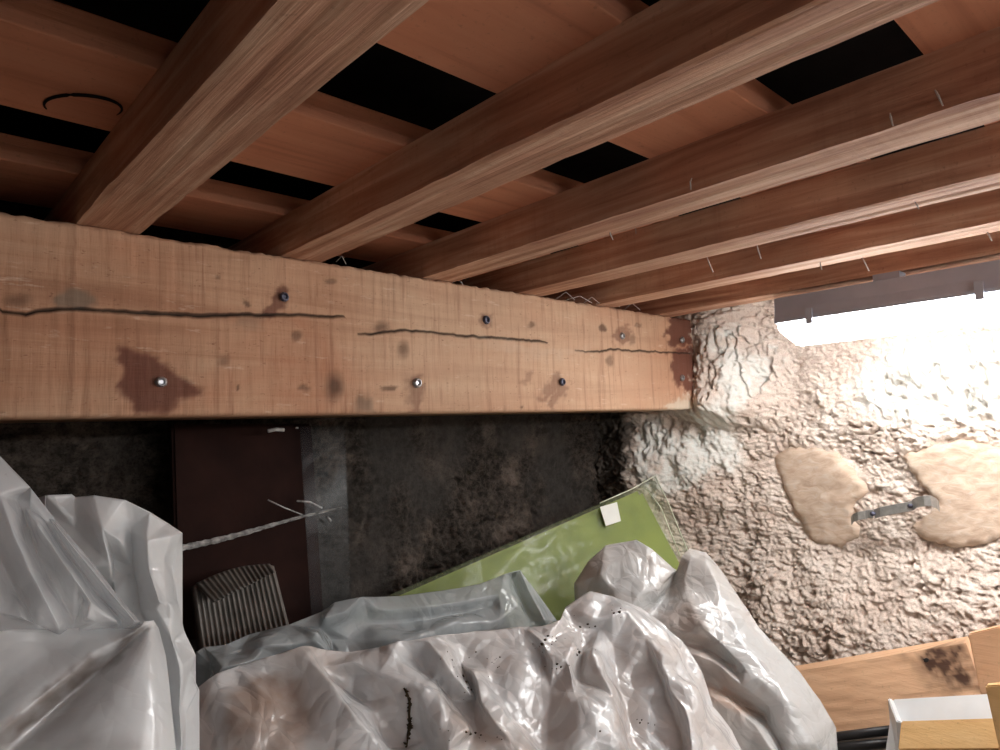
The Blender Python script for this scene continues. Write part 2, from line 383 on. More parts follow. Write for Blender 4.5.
def back_wall():
    xs = np.concatenate([np.linspace(-1.7, .25, 60)[:-1], np.linspace(.25, 1.92, 450)])
    zs = np.concatenate([np.linspace(FLOOR_Z-.02, -.42, 40)[:-1], np.linspace(-.42, .10, 170)[:-1], np.linspace(.10, 1.02, 30)])
    Xg, Zg = np.meshgrid(xs, zs)
    wx, wz = Xg+fbm(Xg*20, Zg*20, s=1)*.02, Zg+fbm(Xg*20, Zg*20, s=2)*.02
    r1, r2, v1 = worley(wx*13, wz*17, 23); q1, q2, v2 = worley(wx*50, wz*60, 28); s1, s2, v3 = worley(wx*110, wz*130, 12)
    rub = ((1-np.clip(r1*1.25, 0, 1)**2)*.5+v1*.6-.6)*.016+((1-np.clip(q1*1.2, 0, 1)**2)*.6+v2*.7-.6)*.014+((1-s1)*.6+v3*.6-.6)*.006
    sm = sstep(.0, .35, fbm(Xg*5+4, Zg*3, s=91, o=3)+.25*(Zg+.15))
    h = fbm(Xg*4, Zg*4, s=33, o=3)*.03+rub*(1-.75*sm)
    P = np.stack([Xg, WY-h, Zg], -1)
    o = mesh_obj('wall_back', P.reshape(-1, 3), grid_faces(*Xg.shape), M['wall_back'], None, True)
    set_attr(o, 'plaster', (sm*.7).ravel())
    o['kind'] = 'structure'; o['label'] = 'dark sooty stone wall behind the beam'
    return o
back_wall()

# floor boards overhead (children of the ceiling), with open gaps between them
JT = .3555
BOARDS = [(.995, .17), (.66, .172), (.33, .165), (.005, .165), (-.32, .17), (-.645, .17), (-.97, .17), (-1.3, .17), (-1.63, .17), (-1.95, .17)]
for n, (y0, wd) in enumerate(BOARDS):
    bev_box('floor_board', (-1.58, y0, JT), (3.36, random.uniform(-.008, .004), 0), (0, wd, 0), (0, 0, .034), M['board'], ceil, .002, 12, .0015, n)
# cut plug in one board: a curved saw kerf standing a hair proud
pts = []
for k in range(25):
    a = math.radians(200-k*9.6); pts.append(at(83+39*math.cos(a), 107-12*math.sin(a)+.06*39*math.cos(a), 'z', JT-.001))
tube('saw_kerf', pts, [.0004+.0016*math.sin(math.pi*min(1, (k+1)/25*1.0))**.7 for k in range(25)], M['tubeplug'], ceil.children[1])

# ------------------------------------------------------------------ joists
JX = [.1925, .4771, .7572, 1.0121, 1.271, 1.53]; JW = .071; ZB, ZT = .0397, .2924
JLAB = ['thick brown joist at far left, nearest to the black arc on the board', 'long brown joist with ridged grain, second from the left',
        'joist with pale lit underside, third from the left', 'joist with pale lit underside, fourth from the left',
        'thin looking joist with bright underside, next to the lamp joist', 'dark joist carrying the tube lamp against the right wall']
joists = []
for n, x in enumerate(JX):
    ww = JW+(.006 if n == 0 else 0)
    bm = bmesh.new(); prof = []
    nu = 9
    for i in range(nu): prof.append((ww*i/(nu-1), 0))
    for j in range(1, 4): prof.append((ww, .063*j/3))
    for i in range(1, 4): prof.append((ww*(1-i/3), .063))
    for j in range(1, 3): prof.append((0, .063*(1-j/3)))
    ny = 130; rings = []
    for a in range(ny):
        y = 1.30-3.3*(a/(ny-1))**1.25; ring = []
        for b, (u_, v_) in enumerate(prof):
            g = float(vnoise(u_*260+n*7, y*.8, 0, s=5))*.0011 if v_ == 0 and 0 < u_ < ww else 0
            ed = float(fbm(y*26+n*9, b*3.1, 0, s=9))*.0022 if (v_ == 0 and u_ in (0, ww)) else 0
            bow = float(vnoise(y*1.1+n*5, 3.3, 0, s=2))*.002
            ring.append(bm.verts.new((x+u_+(ed if u_ == 0 else -ed)+bow, y, ZT+v_+g+abs(ed)*.8+(0 if y < .99 or v_ > 0 else 0))))
        rings.append(ring)
    m_ = len(prof)
    for a in range(ny-1):
        for b in range(m_): bm.faces.new((rings[a][b], rings[a][(b+1) % m_], rings[a+1][(b+1) % m_], rings[a+1][b]))
    bm.faces.new(rings[0]); bm.faces.new(rings[-1][::-1])
    o = bm_obj('ceiling_joist', bm, M['joist'])
    tag(o, JLAB[n], 'joist', 'joists resting on the big beam'); joists.append(o)
# threads of old cobweb hanging from the joists
for n, (a, b) in [(2, ((935, 90), (943, 106))), (2, ((890, 113), (893, 126))), (2, ((692, 178), (691, 190))), (3, ((707, 257), (713, 272))), (3, ((757, 245), (761, 259))),
                  (3, ((637, 225), (636, 234))), (4, ((862, 257), (869, 271))), (4, ((987, 232), (992, 241))), (4, ((820, 262), (822, 270))), (2, ((610, 232), (613, 240))), (3, ((915, 202), (919, 209)))]:
    p0 = at(*a, 'x', JX[n]-.003); p1 = at(*b, 'x', JX[n]-.003); md = (p0+p1)/2+np.array([-.003, 0, .002])
    tube('cobweb_thread', [p0, md, p1], [.0006, .0012, .0007], M['cobweb'], joists[n], 5)

# ------------------------------------------------------------------ the big beam
def beam():
    root = empty('timber_beam')
    tag(root, 'heavy sawn timber beam with a long crack, rusty stains and screws', 'beam')
    x0, x1 = -1.6, 1.80
    xs = np.concatenate([np.linspace(x0, .05, 30)[:-1], np.linspace(.05, x1, 520)])
    nzl, nzu = 36, 44
    CR = [(-500, 300), (-60, 309), (0, 311), (14, 313), (26, 315), (40, 310), (60, 308.5), (110, 310), (140, 313), (200, 315), (250, 314.5), (300, 315), (345, 316.5), (358, 334), (372, 334), (388, 332), (405, 329.5), (450, 334), (480, 337), (540, 341), (580, 351), (600, 351.5), (612, 349), (640, 351), (690, 353), (760, 355)]
    WD = [(-500, 1), (0, 1.1), (20, 1.7), (40, 2.6), (70, 2.0), (110, 2.6), (200, 3.0), (250, 2.6), (300, 1.8), (335, .9), (346, 0), (358, 0), (372, 1), (400, 1.6), (420, 1), (450, 1.3), (480, 1.5), (535, 1.6), (548, 0), (575, 0), (600, .9), (640, .9), (680, .4), (692, 0), (800, 0)]
    X = xs; tops = np.full(X.shape, ZT); bots = np.full(X.shape, ZB)
    # pixel column of each x on the front face at mid height
    pxm, _ = to_px(np.stack([X, np.full(X.shape, 1.), np.full(X.shape, .16)], -1))
    cpy = np.interp(pxm, [c[0] for c in CR], [c[1] for c in CR])
    cpy = cpy+fbm(X*55, X*0, s=12)*1.3
    cz = np.array([at(a, b, 'y', 1.)[2] if 0 <= a <= 720 else (.172 if a < 0 else .13) for a, b in zip(pxm, cpy)])
    scl = np.clip(np.stack([X, np.ones_like(X), X*0], -1)@fwd, .6, 3)/FPX
    wz = np.interp(pxm, [c[0] for c in WD], [c[1] for c in WD])*scl*.5*(1+.5*fbm(X*60, X*0, s=8))
    wz = np.maximum(wz, 1e-5)
    rows = []
    for k in range(nzl): rows.append(bots+(cz-wz-bots)*k/(nzl-1))
    ce = len(rows); rows.append(cz)
    for k in range(nzu): rows.append(cz+wz+(tops-cz-wz)*k/(nzu-1))
    Z = np.array(rows); Xg = np.broadcast_to(X, Z.shape); nr = Z.shape[0]
    Yg = 1.0+fbm(Xg*3, Z*9, s=21, o=3)*.003+fbm(Xg*120, Z*12, s=22, o=2)*.0011
    Yg[ce] += np.where(wz > 2e-5, .012, 0)
    edge = sstep(.006, 0, ZT-Z); Yg = Yg+edge*(.003+.004*fbm(Xg*70, Z*0, s=3))
    Zd = Z+edge*fbm(Xg*70, Z*0, s=31, o=5)*.0026 - edge*.001
    edb = sstep(.004, 0, Z-ZB); Yg = Yg+edb*.002
    P = np.stack([Xg, Yg, Zd], -1).reshape(-1, 3)
    nx = len(X); F = [tuple(f) for f in grid_faces(nr, nx)]
    V = P.tolist(); nb = len(V); D = .19
    idx = np.arange(nr*nx).reshape(nr, nx)
    tb = [nb+i for i in range(nx)]; V += [[X[i], 1+D, ZT] for i in range(nx)]
    bb = [nb+nx+i for i in range(nx)]; V += [[X[i], 1+D, ZB] for i in range(nx)]
    for i in range(nx-1):
        F.append((idx[-1, i], idx[-1, i+1], tb[i+1], tb[i])); F.append((idx[0, i+1], idx[0, i], bb[i], bb[i+1])); F.append((tb[i], tb[i+1], bb[i+1], bb[i]))
    F.append(tuple(idx[:, 0][::-1])+(bb[0], tb[0])); F.append(tuple(idx[:, -1])+(tb[-1], bb[-1]))
    F = [tuple(int(q) for q in f) for f in F]
    o = mesh_obj('timber', V, F, M['beam'], root, True)
    n_all = len(V); px, py = to_px(np.stack([Xg, np.ones_like(Z), Z], -1).reshape(-1, 3))
    jx, jy = fbm(Xg*40, Z*60, s=71).ravel()*14, fbm(Xg*40, Z*60, s=72).ravel()*12
    knot = np.zeros(nr*nx); stain = knot.copy(); grey = knot.copy(); dust = knot.copy(); crack = knot.copy()
    for (a, b, rx, ry, s) in [(17, 300, 17, 10, .7), (335, 386, 12, 18, .95), (331, 384, 5, 8, .6), (382, 327, 9, 7, .8), (403, 349, 8, 11, .75), (247, 304, 4, 3, .8), (297, 336, 7, 6, .7), (225, 361, 8, 7, .6),
                              (602, 328, 4, 5, .9), (532, 325, 4, 3, .7), (610, 361, 5, 6, .6), (638, 326, 4, 3, .5), (363, 402, 10, 12, .45), (238, 388, 2, 3, .9), (305, 388, 8, 4, .7), (520, 406, 2, 2, .8), (331, 281, 7, 3, .6), (390, 388, 10, 2.5, .8), (632, 340, 4, 6, .5), (217, 276, 3, 3, .6)]:
        d = np.hypot((px-a+jx*.25)/rx, (py-b+jy*.25)/ry); knot = np.maximum(knot, s*sstep(1.15, .55, d)*(.55+.45*sstep(.75, .2, d) if rx > 7.5 and ry > 5 else 1))
    for poly, s, soft in [([(118, 350), (152, 356), (172, 372), (203, 391), (178, 402), (164, 413), (140, 411), (135, 400), (118, 388), (125, 370)], .9, 5),
                          ([(262, 316), (275, 297), (285, 288), (292, 292), (290, 306), (268, 320)], .8, 3), ([(678, 300), (700, 300), (700, 345), (672, 346), (667, 330)], .95, 4),
                          ([(672, 352), (700, 346), (700, 395), (684, 392), (672, 370)], .95, 4), ([(409, 376), (422, 376), (419, 412), (410, 412)], .55, 4), ([(545, 385), (558, 372), (566, 384), (556, 408), (548, 405), (553, 388), (541, 404), (537, 402)], .5, 2.5),
                          ([(612, 335), (622, 325), (630, 333), (620, 346)], .6, 3), ([(525, 372), (531, 372), (529, 386), (526, 384)], .35, 2), ([(480, 316), (491, 315), (489, 326), (482, 325)], .5, 2)]:
        stain = np.maximum(stain, s*sstep(-soft, soft*.6, poly_sd(px+jx*.6, py+jy*.5, poly)))
    for poly, s, soft in [([(55, 295), (75, 288), (95, 298), (92, 308), (60, 308)], .8, 4), ([(355, 398), (372, 396), (378, 413), (352, 413)], .5, 4), ([(235, 312), (262, 318), (258, 328), (232, 326)], .3, 5)]:
        grey = np.maximum(grey, s*sstep(-soft, soft, poly_sd(px+jx*.6, py+jy*.5, poly)))
    for poly, s, soft in [([(662, 412), (668, 400), (684, 396), (694, 404), (700, 414)], .9, 3), ([(480, 338), (520, 345), (590, 352), (560, 360), (500, 348)], .22, 6), ([(692, 300), (720, 300), (720, 420), (696, 420)], .8, 3)]:
        dust = np.maximum(dust, s*sstep(-soft, soft, poly_sd(px+jx*.8, py+jy*.8, poly)))
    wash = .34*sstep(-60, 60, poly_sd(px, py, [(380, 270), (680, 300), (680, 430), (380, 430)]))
    cr = crack.reshape(nr, nx); cr[ce] = np.where(wz > 2e-5, 1, 0); cr[ce-1] = cr[ce]*.75; cr[ce+1] = cr[ce]*.75
    topd = (sstep(.008, .001, ZT-Z)*.6*sstep(-.2, .3, fbm(Xg*50, Z*60, s=13))).ravel()
    for nm, arr in (('knot', knot), ('stain', np.maximum(stain, topd*.8)), ('grey', grey), ('dust', dust), ('wash', wash), ('crack', cr.ravel())):
        full = np.zeros(n_all, np.float32); full[:nr*nx] = np.clip(arr, 0, 1); set_attr(o, nm, full)
    for (a, b, r, mt) in [(161, 382, 5.5, 'steel'), (284, 297, 5.0, 'screwdark'), (486, 320, 4.5, 'screwdark'), (417, 383, 5, 'steel'), (562, 382, 4, 'screwdark'), (622, 336, 3.5, 'steel'), (682, 340, 3.2, 'steel'), (682, 378, 3.2, 'steel')]:
        c = at(a, b, 'y', .9985); rr = r*float(c@fwd)/FPX
        bm = bmesh.new(); prof = [(1, 0), (1, -.25), (.75, -.6), (.62, -.62), (.5, -.5), (.42, -.2), (0, -.15)]; ns = 10; rings = []
        for (q, d) in prof[:-1]: rings.append([bm.verts.new((c[0]+rr*q*math.cos(2*math.pi*k/ns)*(1.15 if (k % 2 and mt == 'steel' and q > .9) else 1), c[1]+rr*d, c[2]+rr*q*math.sin(2*math.pi*k/ns))) for k in range(ns)])
        for i in range(len(rings)-1):
            for k in range(ns): bm.faces.new((rings[i][k], rings[i][(k+1) % ns], rings[i+1][(k+1) % ns], rings[i+1][k]))
        bm.faces.new(rings[-1]); bm_obj('screw', bm, M[mt], root)
beam()

# ------------------------------------------------------------------ tube lamp
def lamp(label, mat, org, rot):
    root = empty('tube_lamp'); tag(root, label, 'lamp')
    xa, xb, y0, y1 = -.0435, .0435, -.7525, .7525
    R_ = Matrix.Translation(org) @ Matrix.Rotation(rot, 4, 'Z')
    def done(o): o.data.transform(R_); return o
    def extr(name, prof, mat, ya, yb, ta=1.0, tb=1.0):
        bm = bmesh.new(); n = len(prof); cx = sum(p[0] for p in prof)/n; zt = max(p[1] for p in prof); rs = []
        for (y, t) in ((ya, ta), (ya+.03, 1), (yb-.03, 1), (yb, tb)):
            rs.append([bm.verts.new((cx+(p[0]-cx)*(.9+.1*t), y, zt+(p[1]-zt)*t)) for p in prof])
        for a in range(3):
            for b in range(n): bm.faces.new((rs[a][b], rs[a][(b+1) % n], rs[a+1][(b+1) % n], rs[a+1][b]))
        bm.faces.new(rs[0][::-1]); bm.faces.new(rs[-1]); return done(bm_obj(name, bm, mat, root))
    extr('housing', [(xa+.006, .2915), (xa+.002, .262), (xa-.003, .240), (xa-.003, .2335), (xb+.003, .2335), (xb+.003, .240), (xb-.002, .262), (xb-.006, .2915)], M['housing'], y0, y1, 1, 1)
    extr('diffuser', [(xa, .2332), (xa+.004, .210), (xa+.014, .192), (xa+.030, .182), (xb-.030, .182), (xb-.014, .192), (xb-.004, .210), (xb, .2332)], mat, y0+.004, y1-.004, .6, .45)
    for y in (.5, -.5): done(bev_box('spacer', (-.02, y, .2915), (.04, 0, 0), (0, .05, 0), (0, 0, -org[2]+.0012), M['housing'], root, .001))
    for y in (.667, .357, .047, -.273, -.593):
        done(bev_box('clip', (xa-.008, y, .222), (.006, 0, 0), (0, .014, 0), (0, 0, .034), M['housing'], root, .0012))
        done(bev_box('clip', (xb+.002, y, .222), (.006, 0, 0), (0, .014, 0), (0, 0, .034), M['housing'], root, .0012))
lamp('lit white tube lamp in a grey housing under the last joist', M['lamp'], (1.5435, -.078, -.0155), 0)
lamp('added unseen tube lamp behind the viewer, fill light for the left side', M['fill_lamp'], (.85, -1.35, -.0005), math.pi/2)  # added fill lamp, out of view, brightens the left side

# ------------------------------------------------------------------ iron strap on the wall
def strap():
    root = empty('iron_strap'); tag(root, 'small bent metal strap fixed to the wall between two flat stones', 'bracket')
    def bar(name, path, hw, th, mat):
        bm = bmesh.new(); rs = []
        for (a, b, x) in path:
            c = at(a, b, 'x', x+WX-1.725); rs.append([bm.verts.new((c[0]+dx, c[1], c[2]+dz)) for dx, dz in ((0, -hw), (0, hw), (th, hw), (th, -hw))])
        for i in range(len(rs)-1):
            for k in range(4): bm.faces.new((rs[i][k], rs[i][(k+1) % 4], rs[i+1][(k+1) % 4], rs[i+1][k]))
        bm.faces.new(rs[0]); bm.faces.new(rs[-1]); bmesh.ops.bevel(bm, geom=list(bm.edges), offset=.0008, segments=1, affect='EDGES')
        return bm_obj(name, bm, mat, root)
    bar('strap_bar', [(874, 514, 1.680), (880, 512, 1.672), (895, 509, 1.670), (907, 507, 1.670), (914, 505, 1.674)], .0115, .004, M['iron'])
    bar('strap_end', [(912, 505, 1.673), (917, 502, 1.660), (924, 501, 1.652), (931, 501, 1.656), (937, 504, 1.676), (939, 507, 1.70)], .012, .004, M['iron'])
    bar('strap_hook', [(851, 521, 1.70), (853, 518, 1.672), (858, 516, 1.664), (865, 515, 1.668), (868, 514, 1.684), (873, 514, 1.684)], .010, .005, M['iron'])
    for (a, b) in ((910, 506), (872, 514)):
        c = at(a, b, 'x', 1.668+WX-1.725); tube('bolt', [c, c+np.array([.05, 0, 0])], .0055, M['screwdark'], root, 8)
strap()

# ------------------------------------------------------------------ things at the foot of the right wall
def oriented(p0, p1, down, width, thick_vec):
    return p0, p1-p0, down*width, thick_vec
def quad_slab(name, A, B, C, D, thick, mat, parent=None, bevel=.002):
    """slab whose front face is A,B,C,D and which is thick along +vector"""
    bm = bmesh.new(); t = np.array(thick); f = [bm.verts.new(p) for p in (A, B, C, D)]; b = [bm.verts.new(np.array(p)+t) for p in (A, B, C, D)]
    bm.faces.new(f); bm.faces.new(b[::-1])
    for k in range(4): bm.faces.new((f[k], b[k], b[(k+1) % 4], f[(k+1) % 4]))
    bmesh.ops.bevel(bm, geom=list(bm.edges), offset=bevel, segments=2, affect='EDGES')
    return bm_obj(name, bm, mat, parent)
XP = 1.68
A = at(797, 671, 'x', XP); B = at(966, 643, 'x', XP); al = (B-A)/np.linalg.norm(B-A); dn = np.array([0, al[2], -al[1]]); dn = dn if dn[2] < 0 else -dn
A = A-al*.08
def plank(A, ex, ey, th, mat, burn=None):
    nu, nv = 120, 34; V, F = [], []
    for j in range(nv):
        for i in range(nu): V.append(A+ex*(i/(nu-1))+ey*(j/(nv-1))+np.array([.0012*float(vnoise(i*.07, j*.4, 0, s=5)), 0, 0]))
    F = [tuple(f) for f in grid_faces(nv, nu)]; k = len(V)
    V += [A+th, A+ex+th, A+ex+ey+th, A+ey+th]
    F += [(k, k+3, k+2, k+1), tuple(range(nu-1, -1, -1))+(k, k+1), tuple((nv-1)*nu+i for i in range(nu))+(k+2, k+3), tuple(j*nu for j in range(nv))+(k+3, k), tuple(j*nu+nu-1 for j in range(nv-1, -1, -1))+(k+1, k+2)]
    o = mesh_obj('leaning_plank', V, F, mat); pv = np.array(V); px, py = to_px(pv); b_ = np.zeros(len(V))
    if burn:
        j1 = fbm(pv[:, 1]*70, pv[:, 2]*70, s=6); j2 = fbm(pv[:, 1]*30, pv[:, 2]*30, s=16)
        for poly, s_, soft in burn: b_ = np.maximum(b_, s_*sstep(-soft, soft, poly_sd(px+j2*12, py+j2*12, poly))*np.clip(.95+j1*.9, 0, 1.2))
    b_[k:] = 0; set_attr(o, 'burn', np.clip(b_, 0, 1)); return o
dn[0] = -.45
p = plank(A, B-A, dn*.134, np.array([.02, 0, .009]), M['burntplank'], [([(918, 654), (938, 648), (962, 644), (974, 660), (982, 692), (966, 696), (940, 680), (922, 668)], 1.0, 9), ([(918, 655), (932, 652), (936, 664), (924, 668)], 1.2, 3), ([(900, 658), (925, 655), (955, 695), (925, 685)], .4, 10)])
tag(p, 'tan plank propped aslant against the rubble wall, burnt at its end', 'plank')
# burn mark with its knot hole
def blotch(name, cx, cy, rx, ry, ang, x, mat, parent, seed):
    bm = bmesh.new(); ring = []; c = bm.verts.new(at(cx, cy, 'x', x))
    for k in range(28):
        a = 2*math.pi*k/28; r = 1+.5*float(fbm(math.cos(a)*2, math.sin(a)*2, seed, s=3)); u_, v_ = rx*r*math.cos(a), ry*r*math.sin(a)
        ring.append(bm.verts.new(at(cx+u_*math.cos(ang)-v_*math.sin(ang), cy+u_*math.sin(ang)+v_*math.cos(ang), 'x', x)))
    for k in range(28): bm.faces.new((c, ring[k], ring[(k+1) % 28]))
    ex = bmesh.ops.extrude_face_region(bm, geom=list(bm.faces))
    for v in ex['geom']:
        if isinstance(v, bmesh.types.BMVert): v.co.x += .0012
    return bm_obj(name, bm, mat, parent)
blotch('knot_hole', 926, 660, 2.6, 2.2, .3, XP-.0116, M['black'], p, 4.1)
A = at(968, 634, 'x', 1.598); B = at(1060, 612, 'x', 1.598); dn2 = np.array([-.03, -.10, -.90])
p = quad_slab('leaning_plank', A, B, B+dn2*((B[2]-FLOOR_Z-.012)/.90), A+dn2*((A[2]-FLOOR_Z-.012)/.90), (.02, 0, 0), M['plank'])
tag(p, 'tan plank end cut off by the right edge of the picture', 'plank')
# white drawer with a pine front batten
dr = empty('white_drawer'); tag(dr, 'white laminate drawer with a pine batten, in front of the burnt plank', 'drawer')
xd = 1.50
A = at(893, 699, 'x', xd+.06); B = at(1050, 690, 'x', xd+.06); dnz = np.array([0, 0, -1.])
dsl = np.array([-.085, 0, -.10])
quad_slab('back_panel', A, B, B+dsl, A+dsl, (.012, 0, -.01), M['white'], dr)
A2 = at(893, 699, 'x', xd+.06); e = at(902, 722, 'x', xd-.05)
quad_slab('side_panel', A2, A2+dnz*.16, np.array([e[0], e[1], A2[2]-.16]), e, (0, .010, 0), M['white'], dr)
A3 = at(901, 721, 'x', xd-.05); B3 = at(1060, 716, 'x', xd-.05)
quad_slab('pine_batten', A3, B3, B3+np.array([-.03, 0, -.042]), A3+np.array([-.03, 0, -.042]), (.035, 0, -.02), M['pine'], dr)
A4 = A3+np.array([-.028, 0, -.046]); B4 = B3+np.array([-.028, 0, -.046])
hz = np.array([0, 0, -(A4[2]-FLOOR_Z-.002)]); hz2 = np.array([0, 0, -(B4[2]-FLOOR_Z-.002)])
quad_slab('drawer_body', A4, B4, B4+hz2, A4+hz, (.085, 0, 0), M['black'], dr)
A = at(985, 686, 'x', 1.40); B = at(1060, 680, 'x', 1.40)
hA, hB = A[2]-FLOOR_Z-.003, B[2]-FLOOR_Z-.003
p = quad_slab('pale_board', A, B, B+dnz*hB, A+np.array([0, -.03, -hA]), (.018, 0, 0), M['pine'])
tag(p, 'narrow strip of pale board in front of the drawer at the right edge', 'board')
for k, (a, b) in enumerate([((835, 737), (893, 730)), ((835, 748), (893, 743))]):
    xp = 1.572-.012*k; P0 = at(*a, 'x', xp); P1 = at(*b, 'x', xp); d_ = P1-P0
    o = tube('black_pipe', [P0-d_*1.2, P0, P1], .0095, M['black'], None, 12)
    tag(o, ['upper black pipe lying under the burnt plank', 'lower black pipe lying under the burnt plank'][k], 'pipe')

# ------------------------------------------------------------------ crumpled plastic
FOLDBITS = {}
def sheet(name, plane, outline, folds, mat, parent=None, levels=(1, 1, 2), sm=(0, 1, 1), crumple=(.006, 14), seed=0, depth=.16, drop=.25, dirt=None, relief=1.5):
    """a draped sheet: traced fold lines at their own depth on a slanting surface, then crumpled"""
    P0, n = np.array(plane[0], float), np.array(plane[1], float); n /= np.linalg.norm(n)
    pts, edges, index = [], [], {}
    def add(p):
        k = (round(p[0]), round(p[1]))
        if k not in index: index[k] = len(pts); pts.append((float(p[0]), float(p[1]), float(p[2]) if len(p) > 2 else 0.0))
        return index[k]
    ids = [add(p) for p in outline]
    for a in range(len(ids)): edges.append((ids[a], ids[(a+1) % len(ids)]))
    for f in folds:
        q = [add(p) for p in f]
        for a in range(len(q)-1):
            if q[a] != q[a+1]: edges.append((q[a], q[a+1]))
    res = geometry.delaunay_2d_cdt([Vector(p[:2]) for p in pts], edges, [], 1, 1e-3)
    vv, ff, ov = res[0], res[2], res[3]; V3 = []
    arr = np.array(pts)
    for k, v in enumerate(vv):
        if ov[k]: rel = pts[ov[k][0]][2]
        else:
            d2 = (arr[:, 0]-v.x)**2+(arr[:, 1]-v.y)**2+1e-3; ww = 1/d2**1.5; rel = float((ww*arr[:, 2]).sum()/ww.sum())
        r_ = ray(v.x, v.y); t = (P0@n)/(r_@n); p = r_*t; V3.append(p-r_/np.linalg.norm(r_)*(rel if abs(rel) > .035 else rel*relief))
    bm = bmesh.new(); bv = [bm.verts.new(p) for p in V3]
    out = np.array([o_[:2] for o_ in outline])
    for f in ff:
        c = sum((vv[q] for q in f), Vector((0, 0)))/3
        if poly_sd(np.array([c.x]), np.array([c.y]), [tuple(o_) for o_ in out])[0] > 0:
            try: bm.faces.new([bv[q] for q in f])
            except ValueError: pass
    for v in [v for v in bm.verts if not v.link_faces]: bm.verts.remove(v)
    for lv, s_ in zip(levels, sm):
        for _ in range(lv): bmesh.ops.subdivide_edges(bm, edges=list(bm.edges), cuts=1, use_grid_fill=True)
        for _ in range(s_): bmesh.ops.smooth_vert(bm, verts=[v for v in bm.verts if not v.is_boundary], factor=.5, use_axis_x=True, use_axis_y=True, use_axis_z=True)
    bm.verts.ensure_lookup_table()
    co = np.array([v.co for v in bm.verts]); bnd = np.array([v.is_boundary for v in bm.verts])
    amp, scf = crumple; w1 = co+np.stack([fbm(co[:, 0]*6, co[:, 1]*6, co[:, 2]*6, s=seed+q) for q in range(3)], -1)*.08
    rg = np.random.RandomState(seed+100); rdg = np.zeros(len(co))
    for k in range(16):                                     # straight sharp creases, each only in its own patch
        f_ = scf*(.45+1.5*rg.rand()**1.5); d_ = rg.randn(3); d_ -= n*(d_@n); d_ /= np.linalg.norm(d_)
        ph = (co+.35*(w1-co))@d_*f_+rg.rand()*9; tri = np.abs(ph-np.floor(ph)-.5)*2
        msk = sstep(-.05, .35, vnoise(co[:, 0]*5+k*3.7, co[:, 1]*5, co[:, 2]*5, s=seed+20+k))
        rdg += (tri-.5)*msk*(1.5*scf/f_/2.2)*(1 if k % 3 else -1)
    co = co+n[None, :]*(rdg*amp)[:, None]*np.where(bnd, .5, 1)[:, None]
    for v, c in zip(bm.verts, co): v.co = c
    nfront = len(bm.verts)
    # turn the rim back and down so that the bag has sides and a hidden back
    be = [e for e in bm.edges if e.is_boundary]
    for (d_, dz) in ((depth*.4, -.02), (depth*.6, -drop)):
        ex = bmesh.ops.extrude_edge_only(bm, edges=be); be = [g for g in ex['geom'] if isinstance(g, bmesh.types.BMEdge)]
        for v in [g for g in ex['geom'] if isinstance(g, bmesh.types.BMVert)]:
            r_ = Vector(v.co); r_.z = 0; r_.normalize(); v.co += r_*d_; v.co.z = max(v.co.z+dz, FLOOR_Z+.002)
    me = bpy.data.meshes.new(name); bm.normal_update(); bm.to_mesh(me); bm.free(); me.materials.append(mat); me.shade_smooth()
    o = link(bpy.data.objects.new(name, me), parent)
    da = np.zeros(len(me.vertices), np.float32)
    if dirt:
        pp = np.empty(len(me.vertices)*3, np.float32); me.vertices.foreach_get('co', pp); pp = pp.reshape(-1, 3)
        px, py = to_px(pp); j = fbm(pp[:, 0]*60, pp[:, 1]*60, pp[:, 2]*60, s=5)
        for poly, s_, soft in dirt: da = np.maximum(da, s_*sstep(-soft, soft, poly_sd(px+j*7, py+j*7, poly))*(.9+.5*j))
    set_attr(o, 'dirt', np.clip(da, 0, 1)); return o

